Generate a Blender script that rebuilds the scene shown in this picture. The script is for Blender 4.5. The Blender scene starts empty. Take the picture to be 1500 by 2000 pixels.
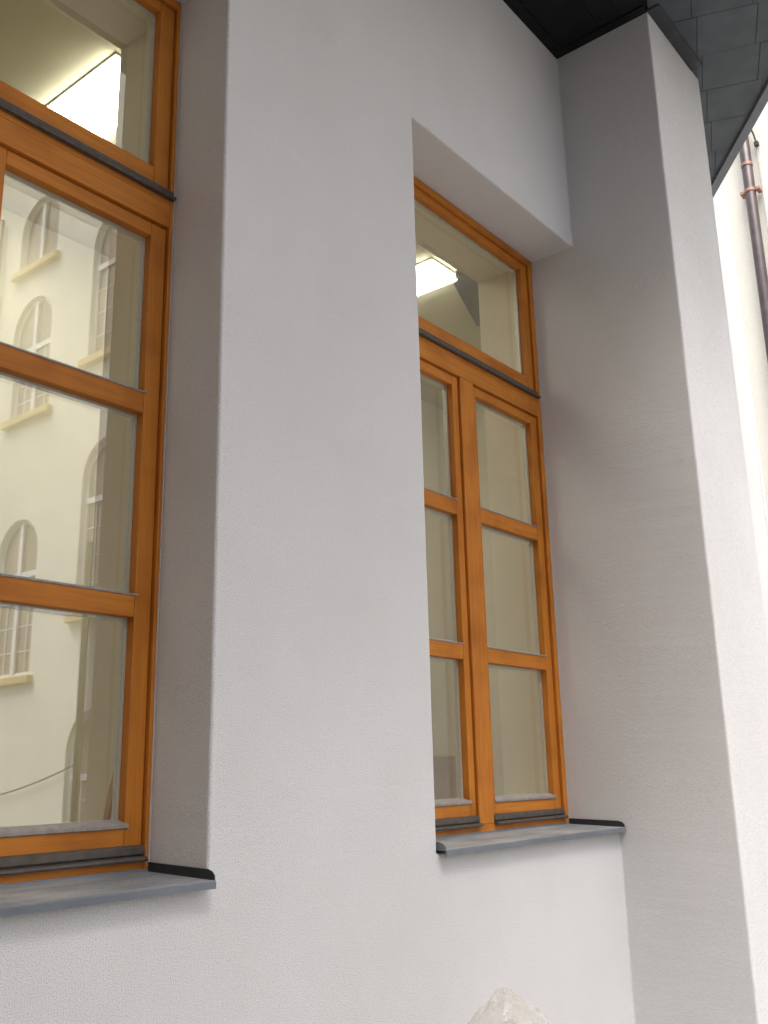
import bpy, bmesh, math, random
from mathutils import Vector, Matrix, noise

random.seed(7)
scene = bpy.context.scene
COL = scene.collection

# ------------------------------------------------------------------ camera, sky, sun, exposure
cam = bpy.data.cameras.new('camera')
cam.sensor_fit = 'HORIZONTAL'
cam.sensor_width = 36.0
cam.lens = 1892.0 / 1500.0 * 36.0
cam.clip_start = 0.02
cam.clip_end = 400.0
camo = bpy.data.objects.new('camera', cam)
COL.objects.link(camo)
RX = Vector((0.6305664, -0.7758323, -0.02168525))
UX = Vector((-0.18741921, -0.17932134, 0.96577321))
FX = Vector((0.75316668, 0.60491991, 0.25847989))
camo.matrix_world = Matrix(((RX.x, UX.x, -FX.x, -2.766), (RX.y, UX.y, -FX.y, -2.026),
                            (RX.z, UX.z, -FX.z, 1.6147), (0, 0, 0, 1)))
scene.camera = camo

SUN_EL, SUN_AZ = math.radians(66), math.radians(222)   # azimuth of the sun, clockwise from +Y
world = bpy.data.worlds.new('World')
scene.world = world
world.use_nodes = True
wn = world.node_tree
bg = wn.nodes['Background']
sky = wn.nodes.new('ShaderNodeTexSky')
sky.sky_type = 'NISHITA'
sky.sun_disc = False
sky.sun_elevation = SUN_EL
sky.sun_rotation = SUN_AZ
sky.air_density = 1.0
sky.dust_density = 6.0
sky.ozone_density = 1.0
hsv = wn.nodes.new('ShaderNodeHueSaturation')          # overcast: most of the blue is gone
hsv.inputs['Saturation'].default_value = 0.52
wn.links.new(sky.outputs['Color'], hsv.inputs['Color'])
wn.links.new(hsv.outputs['Color'], bg.inputs['Color'])
bg.inputs['Strength'].default_value = 0.15

sun = bpy.data.lights.new('sun', 'SUN')
sun.energy = 1.5
sun.angle = math.radians(35)
sun.color = (1.0, 0.97, 0.93)
suno = bpy.data.objects.new('sun', sun)
COL.objects.link(suno)
sd = Vector((math.sin(SUN_AZ) * math.cos(SUN_EL), math.cos(SUN_AZ) * math.cos(SUN_EL), math.sin(SUN_EL)))
suno.rotation_euler = sd.to_track_quat('Z', 'Y').to_euler()
suno.location = (0, -6, 14)

vs = scene.view_settings
vs.view_transform = 'Standard'
vs.look = 'None'
vs.gamma = 1.0
vs.exposure = 1.17
scene.render.engine = 'CYCLES'
scene.cycles.use_denoising = True
scene.cycles.max_bounces = 8
scene.cycles.diffuse_bounces = 4
scene.cycles.transparent_max_bounces = 24
scene.cycles.sample_clamp_indirect = 6.0


# ------------------------------------------------------------------ materials
def new_mat(name):
    m = bpy.data.materials.new(name)
    m.use_nodes = True
    nt = m.node_tree
    return m, nt, nt.nodes['Principled BSDF'], nt.nodes['Material Output']


def N(nt, t, **kw):
    n = nt.nodes.new(t)
    for k, v in kw.items():
        setattr(n, k, v)
    return n


def ramp(nt, fac, stops):
    r = N(nt, 'ShaderNodeValToRGB')
    el = r.color_ramp.elements
    el[0].position, el[0].color = stops[0][0], (*stops[0][1], 1)
    el[1].position, el[1].color = stops[1][0], (*stops[1][1], 1)
    for p, c in stops[2:]:
        e = el.new(p)
        e.color = (*c, 1)
    nt.links.new(fac, r.inputs['Fac'])
    return r.outputs['Color']


def tex_noise(nt, vec, scale, detail=3.0, rough=0.55):
    n = N(nt, 'ShaderNodeTexNoise')
    n.inputs['Scale'].default_value = scale
    n.inputs['Detail'].default_value = detail
    n.inputs['Roughness'].default_value = rough
    nt.links.new(vec, n.inputs['Vector'])
    return n.outputs['Fac']


def bump(nt, bsdf, height, strength, dist):
    b = N(nt, 'ShaderNodeBump')
    b.inputs['Strength'].default_value = strength
    b.inputs['Distance'].default_value = dist
    nt.links.new(height, b.inputs['Height'])
    nt.links.new(b.outputs['Normal'], bsdf.inputs['Normal'])
    return b


def mix_col(nt, fac, a, b, mode='MIX'):
    m = N(nt, 'ShaderNodeMix', data_type='RGBA', blend_type=mode)
    for sock, v in ((m.inputs[0], fac), (m.inputs[6], a), (m.inputs[7], b)):
        if hasattr(v, 'is_linked'):
            nt.links.new(v, sock)
        elif isinstance(v, (int, float)):
            sock.default_value = v
        else:
            sock.default_value = (*v, 1)
    return m.outputs[2]


def stucco(name, lo, hi, grain=260.0, strength=0.5, scuff=False):
    m, nt, b, _ = new_mat(name)
    co = N(nt, 'ShaderNodeTexCoord').outputs['Object']
    fine = tex_noise(nt, co, grain, 2.0, 0.6)
    broad = tex_noise(nt, co, 1.3, 4.0, 0.6)
    mid = tex_noise(nt, co, 60.0, 3.0, 0.6)
    c1 = ramp(nt, fine, [(0.30, tuple(x * 0.72 for x in lo)), (0.44, lo), (0.64, hi)])
    c2 = ramp(nt, broad, [(0.3, (0.93, 0.925, 0.915)), (0.7, (1, 1, 1))])
    c = mix_col(nt, 1.0, c1, c2, 'MULTIPLY')
    if scuff:                                          # pale rubbed streaks and a few grey smudges in the finish coat
        mp = N(nt, 'ShaderNodeMapping')
        mp.inputs['Scale'].default_value = (1.0, 1.0, 9.0)
        mp.inputs['Rotation'].default_value = (0, math.radians(-7), 0)
        nt.links.new(co, mp.inputs['Vector'])
        st = tex_noise(nt, mp.outputs[0], 2.2, 5.0, 0.62)
        c = mix_col(nt, 1.0, c, ramp(nt, st, [(0.60, (1, 1, 1)), (0.75, (1.04, 1.04, 1.04))]), 'MULTIPLY')
        mp2 = N(nt, 'ShaderNodeMapping')
        mp2.inputs['Scale'].default_value = (2.0, 2.0, 0.6)
        nt.links.new(co, mp2.inputs['Vector'])
        sm = tex_noise(nt, mp2.outputs[0], 2.6, 5.0, 0.6)
        c = mix_col(nt, 1.0, c, ramp(nt, sm, [(0.25, (0.985, 0.982, 0.98)), (0.55, (1, 1, 1))]), 'MULTIPLY')
    nt.links.new(c, b.inputs['Base Color'])
    b.inputs['Roughness'].default_value = 0.95
    b.inputs['Specular IOR Level'].default_value = 0.15
    mm = N(nt, 'ShaderNodeMath', operation='MULTIPLY_ADD')
    mm.inputs[1].default_value = 0.5
    nt.links.new(mid, mm.inputs[0])
    nt.links.new(fine, mm.inputs[2])
    bump(nt, b, mm.outputs[0], strength, 0.004)
    return m


def wood(name, horizontal):
    m, nt, b, _ = new_mat(name)
    co = N(nt, 'ShaderNodeTexCoord').outputs['Object']
    oi = N(nt, 'ShaderNodeObjectInfo')
    add = N(nt, 'ShaderNodeVectorMath', operation='MULTIPLY_ADD')
    cx = N(nt, 'ShaderNodeCombineXYZ')
    for i in range(3):
        nt.links.new(oi.outputs['Random'], cx.inputs[i])
    add.inputs[1].default_value = (37.0, 53.0, 71.0)
    nt.links.new(cx.outputs[0], add.inputs[0])
    nt.links.new(co, add.inputs[2])
    mp = N(nt, 'ShaderNodeMapping')
    mp.inputs['Scale'].default_value = (0.06, 1, 1) if horizontal else (1, 1, 0.06)
    nt.links.new(add.outputs[0], mp.inputs['Vector'])
    v = mp.outputs['Vector']
    g1 = tex_noise(nt, v, 90.0, 4.0, 0.6)
    g2 = tex_noise(nt, v, 14.0, 3.0, 0.55)
    blotch = tex_noise(nt, add.outputs[0], 5.0, 2.0, 0.5)
    c1 = ramp(nt, g1, [(0.25, (0.51, 0.170, 0.020)), (0.75, (0.65, 0.240, 0.030))])
    c2 = ramp(nt, g2, [(0.3, (0.84, 0.80, 0.76)), (0.7, (1.0, 1.0, 1.0))])
    c3 = ramp(nt, blotch, [(0.28, (0.76, 0.69, 0.61)), (0.52, (1, 1, 1))])
    c = mix_col(nt, 1.0, mix_col(nt, 1.0, c1, c2, 'MULTIPLY'), c3, 'MULTIPLY')
    nt.links.new(c, b.inputs['Base Color'])
    b.inputs['Roughness'].default_value = 0.52
    b.inputs['Specular IOR Level'].default_value = 0.28
    bump(nt, b, g1, 0.06, 0.002)
    return m


def painted(name, col, rough=0.5, metal=0.0, var=0.12, scale=20.0, spec=0.4, bmp=0.0):
    m, nt, b, _ = new_mat(name)
    co = N(nt, 'ShaderNodeTexCoord').outputs['Object']
    n = tex_noise(nt, co, scale, 4.0, 0.6)
    c = ramp(nt, n, [(0.3, tuple(x * (1 - var) for x in col)), (0.7, tuple(min(1, x * (1 + var)) for x in col))])
    nt.links.new(c, b.inputs['Base Color'])
    b.inputs['Roughness'].default_value = rough
    b.inputs['Metallic'].default_value = metal
    b.inputs['Specular IOR Level'].default_value = spec
    if bmp:
        bump(nt, b, n, bmp, 0.003)
    return m


def sheet_metal(name, col, dust):
    m, nt, b, _ = new_mat(name)
    co = N(nt, 'ShaderNodeTexCoord').outputs['Object']
    mp = N(nt, 'ShaderNodeMapping')
    mp.inputs['Scale'].default_value = (0.35, 1, 1)
    nt.links.new(co, mp.inputs['Vector'])
    n1 = tex_noise(nt, mp.outputs[0], 9.0, 5.0, 0.65)
    n2 = tex_noise(nt, co, 120.0, 3.0, 0.6)
    c = ramp(nt, n1, [(0.35, col), (0.68, dust)])
    c = mix_col(nt, 0.25, c, ramp(nt, n2, [(0.3, tuple(x * 0.6 for x in col)), (0.7, dust)]))
    bare = ramp(nt, n1, [(0.3, tuple(x * 0.8 for x in col)), (0.7, tuple(x * 1.15 for x in col))])
    sx = N(nt, 'ShaderNodeSeparateXYZ')                # dust lies on what faces up
    nt.links.new(N(nt, 'ShaderNodeNewGeometry').outputs['True Normal'], sx.inputs[0])
    up = N(nt, 'ShaderNodeMapRange')
    up.inputs['From Min'].default_value = 0.55
    up.inputs['From Max'].default_value = 0.9
    nt.links.new(sx.outputs['Z'], up.inputs['Value'])
    c = mix_col(nt, up.outputs[0], bare, c)
    nt.links.new(c, b.inputs['Base Color'])
    b.inputs['Metallic'].default_value = 0.15
    b.inputs['Roughness'].default_value = 0.6
    bump(nt, b, n1, 0.15, 0.004)
    return m


def glass(name, f0, tint):
    m, nt, b, out = new_mat(name)
    nt.nodes.remove(b)
    lw = N(nt, 'ShaderNodeLayerWeight')
    lw.inputs['Blend'].default_value = 0.5
    p = N(nt, 'ShaderNodeMath', operation='POWER')
    p.inputs[1].default_value = 5.0
    nt.links.new(lw.outputs['Facing'], p.inputs[0])
    ma = N(nt, 'ShaderNodeMath', operation='MULTIPLY_ADD')
    ma.inputs[1].default_value = 1.0 - f0
    ma.inputs[2].default_value = f0
    nt.links.new(p.outputs[0], ma.inputs[0])
    t = N(nt, 'ShaderNodeBsdfTransparent')
    t.inputs['Color'].default_value = (*tint, 1)
    g = N(nt, 'ShaderNodeBsdfGlossy')
    g.inputs['Roughness'].default_value = 0.0
    g.inputs['Color'].default_value = (0.98, 0.98, 0.97, 1)
    mx = N(nt, 'ShaderNodeMixShader')
    nt.links.new(ma.outputs[0], mx.inputs[0])
    nt.links.new(t.outputs[0], mx.inputs[1])
    nt.links.new(g.outputs[0], mx.inputs[2])
    nt.links.new(mx.outputs[0], out.inputs['Surface'])
    return m


def emitter(name, col, strength):
    m, nt, b, _ = new_mat(name)
    b.inputs['Base Color'].default_value = (0.85, 0.85, 0.82, 1)
    b.inputs['Emission Color'].default_value = (*col, 1)
    b.inputs['Emission Strength'].default_value = strength
    return m


def plastic_film(name):
    m, nt, b, out = new_mat(name)
    co = N(nt, 'ShaderNodeTexCoord').outputs['Object']
    n = tex_noise(nt, co, 14.0, 3.0, 0.5)
    c = ramp(nt, n, [(0.35, (0.74, 0.68, 0.58)), (0.65, (0.84, 0.82, 0.78))])
    nt.links.new(c, b.inputs['Base Color'])
    b.inputs['Roughness'].default_value = 0.1
    b.inputs['Specular IOR Level'].default_value = 0.6
    tl = N(nt, 'ShaderNodeBsdfTranslucent')
    nt.links.new(c, tl.inputs['Color'])
    tr = N(nt, 'ShaderNodeBsdfTransparent')
    m1 = N(nt, 'ShaderNodeMixShader')
    m1.inputs[0].default_value = 0.35
    nt.links.new(b.outputs[0], m1.inputs[1])
    nt.links.new(tl.outputs[0], m1.inputs[2])
    m2 = N(nt, 'ShaderNodeMixShader')
    m2.inputs[0].default_value = 0.68
    nt.links.new(m1.outputs[0], m2.inputs[1])
    nt.links.new(tr.outputs[0], m2.inputs[2])
    nt.links.new(m2.outputs[0], out.inputs['Surface'])
    return m


M = {
    'render': stucco('white_render', (0.70, 0.69, 0.70), (0.80, 0.79, 0.79), 300.0, 0.5, True),
    'cream': stucco('cream_render', (0.82, 0.79, 0.70), (0.88, 0.86, 0.78), 90.0, 0.3),
    'inner': painted('interior_plaster', (0.70, 0.655, 0.52), 0.9, 0, 0.04, 3.0, 0.1),
    'inner_ceiling': painted('interior_ceiling', (0.62, 0.58, 0.45), 0.9, 0, 0.04, 3.0, 0.1),
    'inner_floor': painted('interior_floor', (0.46, 0.40, 0.30), 0.6, 0, 0.1, 4.0),
    'wood_h': wood('stained_wood_horizontal', True),
    'wood_v': wood('stained_wood_vertical', False),
    'bar': painted('dusty_brown_aluminium', (0.100, 0.084, 0.072), 0.5, 0.2, 0.25, 35.0, 0.4, 0.1),
    'bead': painted('dusty_glazing_bead', (0.30, 0.27, 0.245), 0.6, 0.1, 0.2, 40.0, 0.3, 0.1),
    'gasket': painted('black_gasket', (0.02, 0.02, 0.02), 0.7, 0, 0.1),
    'spacer': painted('grey_spacer', (0.60, 0.62, 0.57), 0.45, 0.2, 0.08, 60.0),
    'zinc': sheet_metal('zinc_sheet', (0.165, 0.185, 0.21), (0.46, 0.455, 0.44)),
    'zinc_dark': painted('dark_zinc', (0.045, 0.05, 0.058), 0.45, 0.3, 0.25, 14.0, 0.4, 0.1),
    'tile': painted('grey_soffit_sheet', (0.066, 0.076, 0.088), 0.42, 0.35, 0.2, 6.0, 0.4, 0.1),
    'soffit': painted('black_soffit_board', (0.012, 0.012, 0.013), 0.7, 0, 0.2, 8.0, 0.2),
    'fascia': painted('grey_fascia', (0.17, 0.18, 0.20), 0.5, 0.2, 0.12, 10.0),
    'glass': glass('window_glass', 0.19, (0.93, 0.945, 0.92)),
    'far_glass': painted('far_window_glass', (0.30, 0.25, 0.20), 0.08, 0, 0.3, 0.7, 0.7),
    'white': painted('white_paint', (0.78, 0.78, 0.80), 0.5, 0, 0.05),
    'sillpaint': painted('ochre_sill', (0.62, 0.50, 0.26), 0.8, 0, 0.1),
    'pipe': painted('brown_downpipe', (0.075, 0.056, 0.058), 0.4, 0.2, 0.25, 7.0, 0.5),
    'copper': painted('copper', (0.40, 0.22, 0.16), 0.4, 0.6, 0.15, 30.0),
    'cable': painted('dark_cable', (0.05, 0.045, 0.04), 0.6),
    'wire': painted('pale_wire', (0.5, 0.5, 0.48), 0.5),
    'roof': painted('roof_sheet', (0.06, 0.06, 0.065), 0.6),
    'ground': stucco('concrete_ground', (0.20, 0.20, 0.20), (0.28, 0.28, 0.28), 40.0, 0.4),
    'lamp': emitter('lamp_diffuser', (1.0, 0.95, 0.83), 13.0),
    'lamp_body': painted('lamp_housing', (0.6, 0.6, 0.58), 0.5),
    'shadow_panel': painted('grey_shadow_panel', (0.20, 0.20, 0.18), 0.6),  # ceiling shadow put into a panel's colour
    'board': painted('brown_board', (0.36, 0.24, 0.13), 0.7, 0, 0.12, 9.0),
    'plank': painted('raw_plank', (0.50, 0.27, 0.10), 0.7, 0, 0.2, 18.0),
    'sealant': painted('pale_sealant', (0.55, 0.53, 0.50), 0.7),
    'inner_lit': painted('lit_reveal_plaster', (0.80, 0.75, 0.60), 0.9, 0, 0.04, 3.0, 0.1),  # interior plaster lightened in colour, stands in for room light on the linings
    'film': plastic_film('plastic_film'),
    'grey_wall': stucco('grey_render', (0.10, 0.103, 0.108), (0.14, 0.143, 0.148), 60.0, 0.3),
}


# ------------------------------------------------------------------ helpers
def link(o, parent=None):
    COL.objects.link(o)
    if parent is not None:
        o.parent = parent
    return o


def mesh_obj(name, bm, mat, parent=None, smooth=False):
    me = bpy.data.meshes.new(name)
    bmesh.ops.recalc_face_normals(bm, faces=bm.faces)
    bm.to_mesh(me)
    bm.free()
    me.materials.append(M[mat])
    if smooth:
        for p in me.polygons:
            p.use_smooth = True
    return link(bpy.data.objects.new(name, me), parent)


def box_bm(x0, x1, y0, y1, z0, z1, bev=0.0, seg=2):
    bm = bmesh.new()
    bmesh.ops.create_cube(bm, size=1.0)
    for v in bm.verts:
        v.co = Vector((x0 if v.co.x < 0 else x1, y0 if v.co.y < 0 else y1, z0 if v.co.z < 0 else z1))
    if bev:
        bmesh.ops.bevel(bm, geom=list(bm.edges), offset=bev, segments=seg, affect='EDGES', profile=0.5)
    return bm


def box(name, x0, x1, y0, y1, z0, z1, mat, parent=None, bev=0.0):
    return mesh_obj(name, box_bm(x0, x1, y0, y1, z0, z1, bev), mat, parent)


def extrude(pts, axis, a, b):
    """prism of a closed outline: axis x -> pts are (y,z); axis y -> (x,z); axis z -> (x,y)"""
    def mk(p, t):
        return {'x': (t, p[0], p[1]), 'y': (p[0], t, p[1]), 'z': (p[0], p[1], t)}[axis]
    bm = bmesh.new()
    va = [bm.verts.new(mk(p, a)) for p in pts]
    vb = [bm.verts.new(mk(p, b)) for p in pts]
    bm.faces.new(va)
    bm.faces.new(vb[::-1])
    n = len(pts)
    for i in range(n):
        bm.faces.new((va[i], vb[i], vb[(i + 1) % n], va[(i + 1) % n]))
    return bm


def tube_bm(path, r, seg=10, closed=False):
    bm = bmesh.new()
    pts = [Vector(p) for p in path]
    rings = []
    for i, p in enumerate(pts):
        d = (pts[min(i + 1, len(pts) - 1)] - pts[max(i - 1, 0)]).normalized()
        a = Vector((1, 0, 0)) if abs(d.x) < 0.8 else Vector((0, 1, 0))
        u = d.cross(a).normalized()
        w = d.cross(u).normalized()
        rings.append([bm.verts.new(p + (u * math.cos(2 * math.pi * k / seg) + w * math.sin(2 * math.pi * k / seg)) * r)
                      for k in range(seg)])
    for i in range(len(rings) - 1):
        for k in range(seg):
            bm.faces.new((rings[i][k], rings[i][(k + 1) % seg], rings[i + 1][(k + 1) % seg], rings[i + 1][k]))
    bm.faces.new(rings[0][::-1])
    bm.faces.new(rings[-1])
    return bm


def cells_bm(xs, ys, zs, solid):
    """one closed skin around the solid cells of an uneven grid"""
    bm = bmesh.new()
    cache = {}

    def V(i, j, k):
        if (i, j, k) not in cache:
            cache[(i, j, k)] = bm.verts.new((xs[i], ys[j], zs[k]))
        return cache[(i, j, k)]
    nx, ny, nz = len(xs) - 1, len(ys) - 1, len(zs) - 1
    S = {}
    for i in range(nx):
        for j in range(ny):
            for k in range(nz):
                S[i, j, k] = solid((xs[i] + xs[i + 1]) / 2, (ys[j] + ys[j + 1]) / 2, (zs[k] + zs[k + 1]) / 2)
    for (i, j, k), s in S.items():
        if not s:
            continue
        for d, q in (((-1, 0, 0), ((0, 0, 0), (0, 0, 1), (0, 1, 1), (0, 1, 0))),
                     ((1, 0, 0), ((1, 0, 0), (1, 1, 0), (1, 1, 1), (1, 0, 1))),
                     ((0, -1, 0), ((0, 0, 0), (1, 0, 0), (1, 0, 1), (0, 0, 1))),
                     ((0, 1, 0), ((0, 1, 0), (0, 1, 1), (1, 1, 1), (1, 1, 0))),
                     ((0, 0, -1), ((0, 0, 0), (0, 1, 0), (1, 1, 0), (1, 0, 0))),
                     ((0, 0, 1), ((0, 0, 1), (1, 0, 1), (1, 1, 1), (0, 1, 1)))):
            if not S.get((i + d[0], j + d[1], k + d[2]), False):
                bm.faces.new([V(i + a, j + b, k + c) for a, b, c in q])
    return bm


def empty(name, loc):
    o = bpy.data.objects.new(name, None)
    o.location = loc
    o.empty_display_size = 0.2
    return link(o)


def tag(o, label, cat, group=None):
    o['label'] = label
    o['category'] = cat
    if group:
        o['group'] = group
    return o


# ------------------------------------------------------------------ ground
ground = box('ground', -120, 120, -120, 120, -0.5, 0.0, 'ground')
ground['kind'] = 'structure'

# ------------------------------------------------------------------ the white rendered building
H = 5.363            # soffit height
X1A, X1B = -2.353, -1.0
X2A, X2B = 0.0, 1.353
ZS, ZH = 1.345, 4.21
PY = -0.525          # front of the projecting piers
YB = 0.56            # inner face of the outer wall

building = empty('rendered_building', (0, 0, 0))
tag(building, 'white rendered building with orange timber windows, projecting pier and dark soffit', 'building')


def wall_solid(x, y, z):
    if y > 0:
        if ZS < z < ZH and (X1A < x < X1B or X2A < x < X2B):
            return False
        return True
    return 1.353 < x < 2.041 or -3.04 < x < -2.353


def dense(vals, a, b, step):
    out = [vals[0]]
    for p, q in zip(vals, vals[1:]):
        if p >= a - 1e-6 and q <= b + 1e-6:
            n = max(1, round((q - p) / step))
            out += [p + (q - p) * k / n for k in range(1, n + 1)]
        else:
            out.append(q)
    return out


bm = cells_bm(dense([-9.0, -3.04, X1A, X1B, X2A, X2B, 2.041, 4.0], X1A, 2.041, 0.07), [PY, 0.0, YB],
              dense([-0.3, 0.0, ZS, ZH, 5.6, 8.5], 0.0, 5.6, 0.045), wall_solid)
bm.normal_update()
for v in bm.verts:                                 # hand-finished corners are never dead straight
    ns = [f.normal for f in v.link_faces]
    if v.co.y < 0.01 and any(ns[0].dot(n) < 0.5 for n in ns[1:]):
        c = v.co.copy()
        v.co.x += 0.0016 * noise.noise(c * 2.3) + 0.0011 * noise.noise(c * 14.0 + Vector((3, 1, 8)))
        v.co.y += 0.0016 * noise.noise(c * 2.1 + Vector((7, 7, 2))) + 0.0010 * noise.noise(c * 15.0 + Vector((1, 9, 4)))
wall = mesh_obj('outer_wall', bm, 'render', building)
bv = wall.modifiers.new('soft_arris', 'BEVEL')
bv.width = 0.009
bv.segments = 3
bv.limit_method = 'ANGLE'
bv.angle_limit = math.radians(60)
bv.harden_normals = False

# rounded end of the same front, beyond the pier
pts = [(4.0, 0.0)]
for a in range(0, 91, 9):
    t = math.radians(a)
    pts.append((4.03 + 0.15 * math.sin(t), 0.15 - 0.15 * math.cos(t)))
pts += [(4.18, 3.2), (4.0, 3.2)]
mesh_obj('corner_wall', extrude(pts, 'z', -0.3, 8.5), 'render', building)

# --- interior shell
mesh_obj('back_wall', box_bm(-9, 4.0, 2.6, 2.8, 0.2, 5.2), 'inner', building)
mesh_obj('end_wall', box_bm(3.9, 3.99, YB + 0.001, 2.6, 0.2, 5.2), 'inner', building)
mesh_obj('end_wall', box_bm(-9.0, -8.9, YB + 0.001, 2.6, 0.2, 5.2), 'inner', building)
mesh_obj('ceiling', box_bm(-8.9, 3.9, YB + 0.001, 2.6, 4.70, 4.9), 'inner_ceiling', building)
mesh_obj('room_floor', box_bm(-8.9, 3.9, YB + 0.001, 2.6, 0.2, 0.4), 'inner_floor', building)


def lining(x0, x1):
    """painted plaster on the inner half of one opening and on the room side of the wall round it"""
    t = 0.012
    bm = bmesh.new()
    ya, yb = 0.335, YB + 0.013
    for b in (box_bm(x0 - 0.001, x0 + t, ya, yb, ZS, ZH), box_bm(x1 - t, x1 + 0.001, ya, yb, ZS, ZH),
              box_bm(x0 + t, x1 - t, ya, yb, ZH - t, ZH + 0.001), box_bm(x0 + t, x1 - t, ya, yb, ZS - 0.001, ZS + t)):
        me = bpy.data.meshes.new('t')
        b.to_mesh(me)
        b.free()
        bm.from_mesh(me)
        bpy.data.meshes.remove(me)
    mesh_obj('reveal_lining', bm, 'inner_lit', building)


lining(X1A, X1B)
lining(X2A, X2B)
bm = cells_bm([-8.9, X1A, X1B, X2A, X2B, 3.9], [YB + 0.002, YB + 0.014], [0.4, ZS, ZH, 4.70],
              lambda x, y, z: not (ZS < z < ZH and (X1A < x < X1B or X2A < x < X2B)))
mesh_obj('inner_wall_face', bm, 'inner', building)

# --- timber window: part "window" is the fixed frame; its members are sub-parts
YF, YSASH, YG = 0.240, 0.253, 0.280
FW = 0.038
W = 1.353
Z_FB = 1.371


def profile_bar(name, x0, x1, ztop, parent):
    """two-step weather bar"""
    p = [(YSASH + 0.004, ztop), (0.243, ztop - 0.003), (0.238, ztop - 0.008), (0.237, ztop - 0.024),
         (0.248, ztop - 0.0255), (0.248, ztop - 0.0285), (0.232, ztop - 0.030), (0.223, ztop - 0.033), (0.221, ztop - 0.038),
         (0.224, ztop - 0.043), (YSASH + 0.004, ztop - 0.043)]
    return mesh_obj(name, extrude(p, 'x', x0, x1), 'bar', parent)


def bead(x0, x1, z, parent, deep):
    a, c = (0.010, 0.014) if deep else (0.005, 0.006)
    f = YSASH - (0.005 if deep else 0.003)
    p = [(YG + 0.002, z + a), (YSASH - 0.001, z + 0.001), (f, z - 0.25 * c), (f, z - 0.8 * c), (YSASH - 0.001, z - c),
         (YG + 0.002, z - c)]
    return mesh_obj('glazing_bead', extrude(p, 'x', x0, x1), 'bead', parent)


def make_pane(x0, x1, z0, z1, parent):
    pb = box_bm(x0 - 0.008, x1 + 0.008, YG, YG + 0.022, z0 - 0.004, z1 + 0.008)
    tx, tz = random.uniform(-0.0014, 0.0014), random.uniform(-0.0014, 0.0014)      # panes never sit dead flat
    for v in pb.verts:
        v.co.y += tx * (v.co.x - (x0 + x1) / 2) + tz * (v.co.z - (z0 + z1) / 2)
    mesh_obj('pane', pb, 'glass', parent)
    s, a, b = 0.010, YG + 0.003, YG + 0.0205
    bm = cells_bm([x0 - 0.007, x0 + s, x1 - s, x1 + 0.007], [a, b], [z0 - 0.003, z0 + s, z1 - s, z1 + 0.007],
                  lambda x, y, z: not (x0 + s < x < x1 - s and z0 + s < z < z1 - s))
    mesh_obj('spacer', bm, 'spacer', parent)


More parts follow.
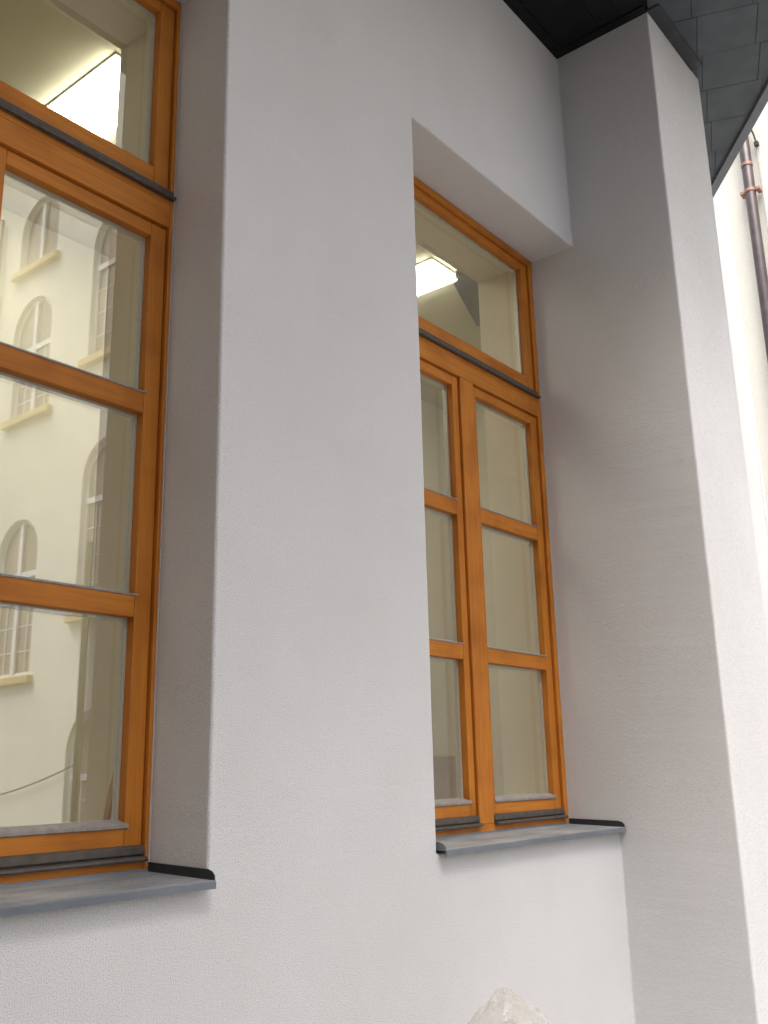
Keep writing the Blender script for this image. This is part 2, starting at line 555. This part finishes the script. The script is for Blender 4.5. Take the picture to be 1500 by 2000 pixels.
def make_window():
    root = box('window', 0.002, FW, YF, 0.334, ZS + 0.004, ZH - 0.002, 'wood_v', building, 0.003)   # left jamb
    root['label'] = 'tall orange stained timber window with fanlight and six panes'
    P = root
    box('jamb', W - FW, W - 0.002, YF, 0.334, ZS + 0.004, ZH - 0.002, 'wood_v', P, 0.003)
    box('head', FW, W - FW, YF + 0.0005, 0.334, ZH - FW, ZH - 0.002, 'wood_h', P, 0.003)
    box('bottom_rail', FW, W - FW, YF + 0.0005, 0.334, ZS + 0.004, 1.400, 'wood_h', P, 0.003)
    box('transom', FW, W - FW, YF + 0.0005, 0.334, 3.325, 3.4045, 'wood_h', P, 0.002)
    box('transom', FW, W - FW, YF + 0.001, 0.334, 3.4055, 3.440, 'wood_h', P, 0.002)
    box('mullion', 0.623, 0.731, YF + 0.0003, 0.334, 1.400, 3.325, 'wood_v', P, 0.004)
    # fanlight sash
    sx0, sx1, sz0, sz1 = FW + 0.003, W - FW - 0.003, 3.443, ZH - FW - 0.003
    st = 0.056
    gz0 = 3.527
    box('stile', sx0, sx0 + st, YSASH, 0.308, sz0, sz1, 'wood_v', P, 0.003)
    box('stile', sx1 - st, sx1, YSASH, 0.308, sz0, sz1, 'wood_v', P, 0.003)
    box('rail', sx0 + st, sx1 - st, YSASH + 0.0005, 0.308, sz0, gz0, 'wood_h', P, 0.003)
    box('rail', sx0 + st, sx1 - st, YSASH + 0.0005, 0.308, 4.132, sz1, 'wood_h', P, 0.003)
    make_pane(sx0 + st, sx1 - st, gz0, 4.132, P)
    profile_bar('weather_bar', sx0 + 0.004, sx1 + 0.012, 3.466, P)
    # two casements
    for sx0, sx1 in ((FW + 0.003, 0.620), (0.734, W - FW - 0.003)):
        sz0, sz1 = 1.403, 3.322
        sl, sr = (st, 0.043) if sx0 < 0.5 else (0.030, st)
        box('stile', sx0, sx0 + sl, YSASH, 0.308, sz0, sz1, 'wood_v', P, 0.003)
        box('stile', sx1 - sr, sx1, YSASH, 0.308, sz0, sz1, 'wood_v', P, 0.003)
        gx0, gx1 = sx0 + sl, sx1 - sr
        rows = ((1.493, 2.055), (2.122, 2.676), (2.745, 3.277))
        box('rail', gx0, gx1, YSASH + 0.0005, 0.308, sz0, rows[0][0], 'wood_h', P, 0.003)
        box('glazing_bar', gx0, gx1, YSASH + 0.0005, 0.308, rows[0][1], rows[1][0], 'wood_h', P, 0.003)
        box('glazing_bar', gx0, gx1, YSASH + 0.0005, 0.308, rows[1][1], rows[2][0], 'wood_h', P, 0.003)
        box('rail', gx0, gx1, YSASH + 0.0005, 0.308, rows[2][1], sz1, 'wood_h', P, 0.003)
        for z0, z1 in rows:
            make_pane(gx0, gx1, z0, z1, P)
            bead(gx0 - 0.006, gx1 + 0.010, z0, P, z0 < 1.6)
        profile_bar('weather_bar', sx0 - 0.002, sx1 + 0.002, 1.437, P)
    box('sealant', W - 0.0065, W - 0.0025, YF - 0.003, YF + 0.006, 1.377, ZH - 0.003, 'sealant', P)
    # folded zinc sill
    YO, zf, zb = -0.034, 1.357, 1.366
    p = [(YF + 0.02, zb + 0.008), (YF - 0.001, zb + 0.008), (YF - 0.004, zb), (YO, zf), (YO - 0.002, zf - 0.003),
         (YO - 0.002, zf - 0.020), (YO, zf - 0.020), (YO + 0.002, zf - 0.004), (YF + 0.02, zb - 0.004)]
    bm = extrude(p, 'x', 0.004, W - 0.004)
    # slight waviness of the hand-folded edge
    bmesh.ops.subdivide_edges(bm, edges=[e for e in bm.edges if abs(e.verts[0].co.x - e.verts[1].co.x) > 1], cuts=24)
    for v in bm.verts:
        if v.co.y < 0:
            v.co.z += 0.0022 * noise.noise(Vector((v.co.x * 4.0, 3.1, 0))) + 0.0008 * noise.noise(Vector((v.co.x * 15, 8, 0)))
            v.co.y += 0.002 * noise.noise(Vector((v.co.x * 3.0, 9.7, 0)))
    mesh_obj('sill', bm, 'zinc', P)
    for xa, xb in ((0.0035, 0.0065), (W - 0.0065, W - 0.0035)):
        pr = [(YF, zb - 0.003), (YO + 0.001, zf - 0.003), (YO + 0.002, zf + 0.010), (YO + 0.012, zf + 0.020),
              (YO + 0.030, zf + 0.025), (YF, zb + 0.024)]
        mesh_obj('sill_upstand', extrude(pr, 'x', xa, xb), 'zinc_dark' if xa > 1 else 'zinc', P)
    return root


def copy_tree(o, parent):
    c = o.copy()
    COL.objects.link(c)
    c.parent = parent
    for ch in list(o.children):
        copy_tree(ch, c)
    return c


win2 = make_window()
win1 = copy_tree(win2, building)
win1.location.x = X1A
win1.scale.x = (W + 0.021) / W                    # the render laps a little further over this frame
for ch in win1.children:
    if ch.name.split('.')[0] in ('sill', 'sill_upstand', 'sealant'):
        ch.scale.x = W / (W + 0.021)

# --- canopy: slab, black boards, grey sheet tiles, fascia
slab = [(-5.45, 0.1), (-5.45, -1.95), (-0.19, -1.95), (-0.19, -1.25), (1.60, -1.43), (3.50, 0.1)]  # unseen left part: depth and notch shaped for shade and pane reflections
canopy = mesh_obj('canopy', extrude(slab, 'z', H + 0.006, H + 0.22), 'soffit', building)

zone = [(-0.19, -1.095), (-0.19, -1.25), (1.60, -1.43), (3.42, 0.035), (2.90, 0.035)]


def clip(poly, clipper):
    out = poly
    n = len(clipper)
    for i in range(n):
        a, b = clipper[i], clipper[(i + 1) % n]
        inp, out = out, []
        if not inp:
            return []

        def side(p):
            return (b[0] - a[0]) * (p[1] - a[1]) - (b[1] - a[1]) * (p[0] - a[0])
        for k in range(len(inp)):
            p, q = inp[k], inp[(k + 1) % len(inp)]
            sp, sq = side(p), side(q)
            if sp >= 0:
                out.append(p)
            if (sp >= 0) != (sq >= 0):
                t = sp / (sp - sq)
                out.append((p[0] + (q[0] - p[0]) * t, p[1] + (q[1] - p[1]) * t))
    return out


TU = (math.cos(math.radians(21.5)), math.sin(math.radians(21.5)))
TV = (-TU[1], TU[0])
for k in range(-8, 9):
    for j in range(-6, 9):
        u0 = 1.808 + 0.306 * k
        v0 = -1.2826 - 0.027 * k + 0.30 * j
        g = 0.0016
        gu = 0.0004
        quad = [(u0 + gu, v0 + g), (u0 + 0.306 - gu, v0 + g), (u0 + 0.306 - gu, v0 + 0.30 - g), (u0 + gu, v0 + 0.30 - g)]
        quad = [(u * TU[0] + v * TV[0], u * TU[1] + v * TV[1]) for u, v in quad]
        c = clip(quad, zone)
        if len(c) < 3:
            continue
        area = abs(sum(c[i][0] * c[(i + 1) % len(c)][1] - c[(i + 1) % len(c)][0] * c[i][1] for i in range(len(c)))) / 2
        if area < 0.0008:
            continue
        bm = extrude(c, 'z', 0.0, 0.004)
        t0, tx = random.uniform(-0.0008, 0.0008), random.uniform(-0.003, 0.003)
        for v in bm.verts:                       # each sheet lies a little proud at its leading edge
            uu = v.co.x * TU[0] + v.co.y * TU[1] - u0
            vv = v.co.x * TV[0] + v.co.y * TV[1] - v0
            v.co.z += H - 0.003 + t0 + 0.003 * (uu - 0.15) + tx * (vv - 0.15) * 2
        mesh_obj('soffit_tile', bm, 'tile', canopy)

# fascia strip along the slanting and front edges
def strip(a, b, w, z0, z1, mat, name, off=0.0):
    d = Vector((b[0] - a[0], b[1] - a[1], 0)).normalized()
    n = Vector((d.y, -d.x, 0))
    p = [(a[0] + n.x * off, a[1] + n.y * off), (b[0] + n.x * off, b[1] + n.y * off),
         (b[0] + n.x * (off + w), b[1] + n.y * (off + w)), (a[0] + n.x * (off + w), a[1] + n.y * (off + w))]
    return mesh_obj(name, extrude(p, 'z', z0, z1), mat, canopy)


strip((1.60, -1.43), (3.50, 0.10), 0.055, H - 0.022, H + 0.25, 'fascia', 'fascia', -0.030)
strip((-0.19, -1.25), (1.60, -1.43), 0.055, H - 0.022, H + 0.25, 'fascia', 'fascia', 0.0)
strip((-0.19, -1.95), (-0.19, -1.25), 0.055, H - 0.022, H + 0.25, 'fascia', 'fascia', 0.0)
strip((-5.45, -1.95), (-0.19, -1.95), 0.055, H - 0.022, H + 0.25, 'fascia', 'fascia', 0.0)
# cover strips under the soffit against pier and wall
box('cover_strip', 1.345, 1.93, PY - 0.065, PY - 0.001, H - 0.012, H + 0.002, 'zinc_dark', canopy, 0.002)
box('cover_strip', X1A, 1.352, -0.055, -0.001, H - 0.014, H + 0.002, 'soffit', canopy, 0.002)
box('cover_strip', 1.300, 1.352, PY, -0.056, H - 0.014, H + 0.002, 'soffit', canopy, 0.002)
for i in range(16):                                # black soffit boards laid along the building
    y1 = -0.056 - 0.118 * i
    y0 = y1 - 0.1172
    # right end follows the boundary to the grey sheets, left end the slab
    xr = min(1.30, 1.353 + (min(y0, y1) + 0.525) / 0.3694 - 0.02) if y0 < PY else 1.30
    xr = min(xr, -0.20) if y0 < -1.08 else xr
    box('soffit_board', -5.44, xr, y0, y1, H - 0.001, H + 0.012, 'soffit', canopy)

# ------------------------------------------------------------------ lamps and loose things in the room
def lamp(xc, label):
    t = empty('ceiling_lamp', (xc, 1.75, 4.86))
    tag(t, label, 'lamp', 'lit strip lamps on the room ceiling')
    b = box_bm(-0.145, 0.145, -0.64, 0.30, -0.205, -0.165, 0.018, 3)
    mesh_obj('diffuser', b, 'lamp', t, True)
    box('housing', -0.148, 0.148, -0.643, 0.303, -0.172, -0.1605, 'lamp_body', t)
    return t


lamp(-0.53, 'lit strip lamp seen through the fanlight of the nearer window')
lamp(1.815, 'lit strip lamp seen through the fanlight of the farther window')

lamp(-4.6, 'added unseen strip lamp lighting the room left of the nearer window')  # extra lamp out of view, added to brighten the room

d = tag(mesh_obj('ceiling_shadow_panel', extrude([(1.99, 1.17), (1.90, 1.09), (2.10, 1.03), (2.75, 1.25), (2.60, 1.40)], 'z', 4.665, 4.699),  # grey panel put where a shadow lies on the ceiling
                 'shadow_panel'), 'grey angular panel standing in for a shadow on the ceiling beside the lit lamp', 'shadow_panel')

bp = tag(box('leaning_board', 3.25, 3.74, 2.53, 2.56, 0.402, 1.72, 'board', None, 0.003),
         'plain brown board standing against the back wall inside', 'board')
for x, y, h, lab in ((-1.094, 0.352, 0.352, 'longest thin raw wood strip leaning inside the nearer window'),
                     (-1.078, 0.372, 0.300, 'middle thin raw wood strip leaning inside the nearer window'),
                     (-1.062, 0.392, 0.240, 'shortest thin raw wood strip leaning inside the nearer window')):
    o = tag(mesh_obj('wood_strip', box_bm(-0.006, 0.006, -0.008, 0.008, 0, h, 0.001, 1), 'plank'), lab, 'wood strip',
            'wood strips leaning inside the window')
    o.location = (x, y, 1.361)
    o.rotation_euler = (0, math.asin((-1.021 - x) / h), 0)

# ------------------------------------------------------------------ cream wing across the court
XW = 8.0
cream = empty('cream_building', (XW, -12, 0))
tag(cream, 'tall cream building with arched windows and brown downpipe beyond the court', 'building')


def cr(o):
    o.matrix_parent_inverse = Matrix.Translation((-XW, 12, 0))
    return o


WW = 1.55
cols = {  # centre y : openings (bottom, top)
    -22.4: [(3.64, 6.98), (9.39, 12.32), (13.17, 14.93)],
    -19.3: [(3.64, 6.98), (9.39, 12.32), (13.17, 14.93)],
    -16.17: [(3.64, 6.98), (9.39, 12.32), (13.17, 14.93)],
    -13.14: [(0.0, 2.85), (4.70, 8.18), (10.10, 13.45)],
    -9.9: [(3.64, 6.98), (9.39, 12.32), (13.17, 14.93)],
    -6.6: [(3.64, 6.98), (9.39, 12.32), (13.17, 14.93)],
}
ZTOP = 18.4
Y0, Y1 = -34.0, 9.0


def arch(yc, zb, zt, w, n=14):
    r = w / 2
    zc = zt - r
    pts = [(yc - r, zb)]
    for i in range(n + 1):
        a = math.pi - math.pi * i / n
        pts.append((yc + r * math.cos(a), zc + r * math.sin(a)))
    pts.append((yc + r, zb))
    return pts


bm = bmesh.new()


def face(pts):
    vs_ = [bm.verts.new(p) for p in pts]
    bm.faces.new(vs_)


edges = [Y0]
for yc in sorted(cols):
    r = WW / 2
    face([(XW, edges[-1], 0), (XW, yc - r, 0), (XW, yc - r, ZTOP), (XW, edges[-1], ZTOP)])
    edges.append(yc + r)
    z = 0.0
    for zb, zt in cols[yc]:
        if zb > z:
            face([(XW, yc - r, z), (XW, yc + r, z), (XW, yc + r, zb), (XW, yc - r, zb)])
        a = arch(yc, zb, zt, WW)
        zz = zt + 0.05
        for i in range(1, len(a) - 2):
            face([(XW, a[i][0], a[i][1]), (XW, a[i + 1][0], a[i + 1][1]), (XW, a[i + 1][0], zz), (XW, a[i][0], zz)])
        dep = 0.18
        for i in range(len(a) - 1):
            face([(XW, *a[i]), (XW, *a[i + 1]), (XW + dep, *a[i + 1]), (XW + dep, *a[i])])
        z = zz
    face([(XW, yc - r, z), (XW, yc + r, z), (XW, yc + r, ZTOP), (XW, yc - r, ZTOP)])
face([(XW, edges[-1], 0), (XW, Y1, 0), (XW, Y1, ZTOP), (XW, edges[-1], ZTOP)])
bmesh.ops.remove_doubles(bm, verts=bm.verts, dist=0.0005)
cr(mesh_obj('front_wall', bm, 'cream', cream))
cr(box('wall_core', XW + 0.30, XW + 9, Y0, Y1, 0, ZTOP, 'cream', cream))
rf = cr(box('roof', XW - 0.45, XW + 9.2, Y0 - 0.3, Y1 + 0.3, ZTOP, ZTOP + 0.28, 'roof', cream))
cr(box('plinth', XW - 0.05, XW - 0.002, Y0, -14.0, 0.0, 0.62, 'grey_wall', cream))
cr(box('plinth', XW - 0.05, XW - 0.002, -12.2, Y1, 0.0, 0.62, 'grey_wall', cream))


def ring(outer, inner, x0, x1):
    b = bmesh.new()
    n = len(outer)
    vo = [[b.verts.new((x, *p)) for p in outer] for x in (x0, x1)]
    vi = [[b.verts.new((x, *p)) for p in inner] for x in (x0, x1)]
    for i in range(n):
        j = (i + 1) % n
        b.faces.new((vo[0][i], vo[0][j], vi[0][j], vi[0][i]))
        b.faces.new((vi[0][i], vi[0][j], vi[1][j], vi[1][i]))
        b.faces.new((vo[1][j], vo[1][i], vi[1][i], vi[1][j]))
        b.faces.new((vo[0][j], vo[0][i], vo[1][i], vo[1][j]))
    return b


def arched_window(yc, zb, zt):
    o = arch(yc, zb + 0.001, zt - 0.001, WW - 0.004)
    i_ = arch(yc, zb + 0.09, zt - 0.09, WW - 0.18)
    xf = XW + 0.10
    f = cr(mesh_obj('arched_window', ring(o, i_, xf, xf + 0.07), 'white', cream))

    def sub(ob):
        ob.matrix_parent_inverse = f.matrix_parent_inverse.inverted() @ f.matrix_parent_inverse
        return ob
    sub(mesh_obj('pane', extrude(i_, 'x', xf + 0.03, xf + 0.05), 'far_glass', f))
    sub(box('mullion', xf - 0.03, xf + 0.028, yc - 0.065, yc + 0.065, zb + 0.05, zt - 0.10, 'white', f))
    h = zt - zb
    r = WW / 2
    if h > 2.4:
        zt_ = zt - r - 0.45
        sub(box('transom', xf - 0.02, xf + 0.026, yc - r + 0.05, yc + r - 0.05, zt_ - 0.06, zt_ + 0.06, 'white', f))
        for s in (-1, 1):
            ym = yc + s * r * 0.52
            sub(box('glazing_bar', xf + 0.01, xf + 0.026, ym - 0.014, ym + 0.014, zb + 0.08, zt_ - 0.06, 'white', f))
            for q in range(1, 4):
                zq = zb + (zt_ - zb) * q / 4
                y_a, y_b = sorted((yc + s * 0.065, yc + s * (r - 0.07)))
                sub(box('glazing_bar', xf + 0.012, xf + 0.025, y_a, y_b, zq - 0.012, zq + 0.012, 'white', f))
    if zb > 0.5:
        sub(box('sill', XW - 0.13, XW + 0.095, yc - r - 0.16, yc + r + 0.16, zb - 0.17, zb - 0.003, 'sillpaint', f, 0.02))
    return f


for yc, ops in cols.items():
    for zb, zt in ops:
        arched_window(yc, zb, zt)


def pipe(y, x=XW - 0.11, ztop=14.9):
    p = cr(mesh_obj('downpipe', tube_bm([(x, y, 0.05), (x, y, 6.0), (x, y, ztop)], 0.062, 20), 'pipe', cream, True))
    return p


dp = pipe(0.865)
for z in (8.50, 8.15, 5.2, 2.2):
    b = tube_bm([(XW - 0.11, 0.865, z - 0.02), (XW - 0.11, 0.865, z + 0.02)], 0.068, 20)
    mesh_obj('pipe_clamp', b, 'copper', dp)
box('clamp_bolt', XW - 0.135, XW - 0.02, 0.865 - 0.115, 0.865 - 0.066, 8.13, 8.17, 'copper', dp, 0.005)
box('clamp_bolt', XW - 0.135, XW - 0.02, 0.865 + 0.066, 0.865 + 0.115, 8.13, 8.17, 'copper', dp, 0.005)
b = tube_bm([(XW - 0.11, 0.865, 8.93), (XW - 0.11, 0.865, 9.06)], 0.069, 20)
mesh_obj('pipe_clamp', b, 'copper', dp)
mesh_obj('earth_strap', tube_bm([(XW - 0.11, 0.80, 9.02), (XW - 0.08, 0.775, 8.99), (XW - 0.05, 0.755, 8.90), (XW - 0.04, 0.745, 8.80)],
                                0.010, 8), 'cable', dp)
box('wire_clip', XW - 0.07, XW - 0.02, 0.715, 0.765, 8.74, 8.80, 'cable', dp, 0.006)
mesh_obj('earth_wire', tube_bm([(XW - 0.03, 0.748, 8.75), (XW - 0.03, 0.745, 4.0), (XW - 0.03, 0.745, 0.2)], 0.008, 6), 'wire', dp)
pipe(-17.75)
pipe(-13.35, XW - 0.12, 2.35)
# cable sagging across the cream wall
cb = [(XW - 0.06, -20 + t * 0.5, 1.15 + 0.0 + 0.028 * (t * 0.5 - 1.5) ** 2) for t in range(14)]
cr(mesh_obj('wall_cable', tube_bm(cb, 0.014, 6), 'cable', cream, True))

# ------------------------------------------------------------------ unseen wing added on the left to darken faces turned that way
court = empty('unseen_shading_wing', (-5.5, -8, 0))  # added out of view to block light from the left
tag(court, 'added unseen dark grey wing shading the white building from the left', 'building')


def ct(o):
    o.matrix_parent_inverse = Matrix.Translation((5.5, 8, 0))
    return o


holes = ((-14.2, -12.9), (-11.2, -9.9), (-8.2, -6.9), (-5.2, -3.9))
ys_ = sorted([-16.0, -0.003] + [v for h in holes for v in h])
ct(mesh_obj('outer_wall', cells_bm([-10.0, -5.7, -5.5], ys_, [0.0, 1.1, 3.0, 4.4, 6.2, 10.5],
            lambda x, y, z: not (x > -5.7 and (1.1 < z < 3.0 or 4.4 < z < 6.2) and any(a < y < b for a, b in holes))),
            'grey_wall', court))
for ya, yb in holes:
    for za, zb in ((1.1, 3.0), (4.4, 6.2)):
        ct(box('window', -5.68, -5.62, ya + 0.002, yb - 0.002, za + 0.002, zb - 0.002, 'far_glass', court))
ct(box('roof', -10.3, -5.2, -16.3, -0.004, 10.501, 10.7, 'roof', court))

# ------------------------------------------------------------------ clear plastic sack at the foot of the wall
def sack():
    b = bmesh.new()
    rnd = random.Random(11)
    nt_ = 15
    zs_ = [0.0, 0.15, 0.32, 0.48, 0.62, 0.72, 0.79, 0.835, 0.87, 0.90, 0.925, 0.945]
    rad = [0.13, 0.165, 0.17, 0.165, 0.165, 0.162, 0.155, 0.142, 0.124, 0.098, 0.062, 0.026]
    rows = []
    for j, (z, r) in enumerate(zip(zs_, rad)):
        row = []
        off = 0.5 * (j % 2)
        top = max(0.0, (z - 0.75) / 0.2)
        for i in range(nt_):
            a = 2 * math.pi * (i + off + rnd.uniform(-0.28, 0.28)) / nt_
            k = 1 + rnd.uniform(-0.20, 0.16)
            row.append(b.verts.new((r * k * math.cos(a) * 1.05 - 0.038 * top, r * k * math.sin(a) * 0.85,
                                    z + rnd.uniform(-0.017, 0.014) * (0 if j == 0 else 1))))
        rows.append(row)
    tip = b.verts.new((-0.045, 0.0, 0.962))
    for j in range(len(rows) - 1):
        for i in range(nt_):
            p, q = rows[j][i], rows[j][(i + 1) % nt_]
            u, w = rows[j + 1][i], rows[j + 1][(i + 1) % nt_]
            if j % 2 == 0:
                b.faces.new((p, q, u))
                b.faces.new((q, w, u))
            else:
                b.faces.new((p, q, w))
                b.faces.new((p, w, u))
    for i in range(nt_):
        b.faces.new((rows[-1][i], rows[-1][(i + 1) % nt_], tip))
    b.faces.new(rows[0][::-1])
    bmesh.ops.subdivide_edges(b, edges=list(b.edges), cuts=2, use_grid_fill=True, smooth=0.0)
    for v in b.verts:
        v.co += 0.0035 * noise.noise_vector(v.co * 22.0) + 0.0015 * noise.noise_vector(v.co * 60.0)
    return b


s = tag(mesh_obj('plastic_sack', sack(), 'film', None, False),
        'crumpled translucent plastic sack standing at the foot of the white wall', 'plastic sack')
s.location = (0.02, -0.25, 0.004)
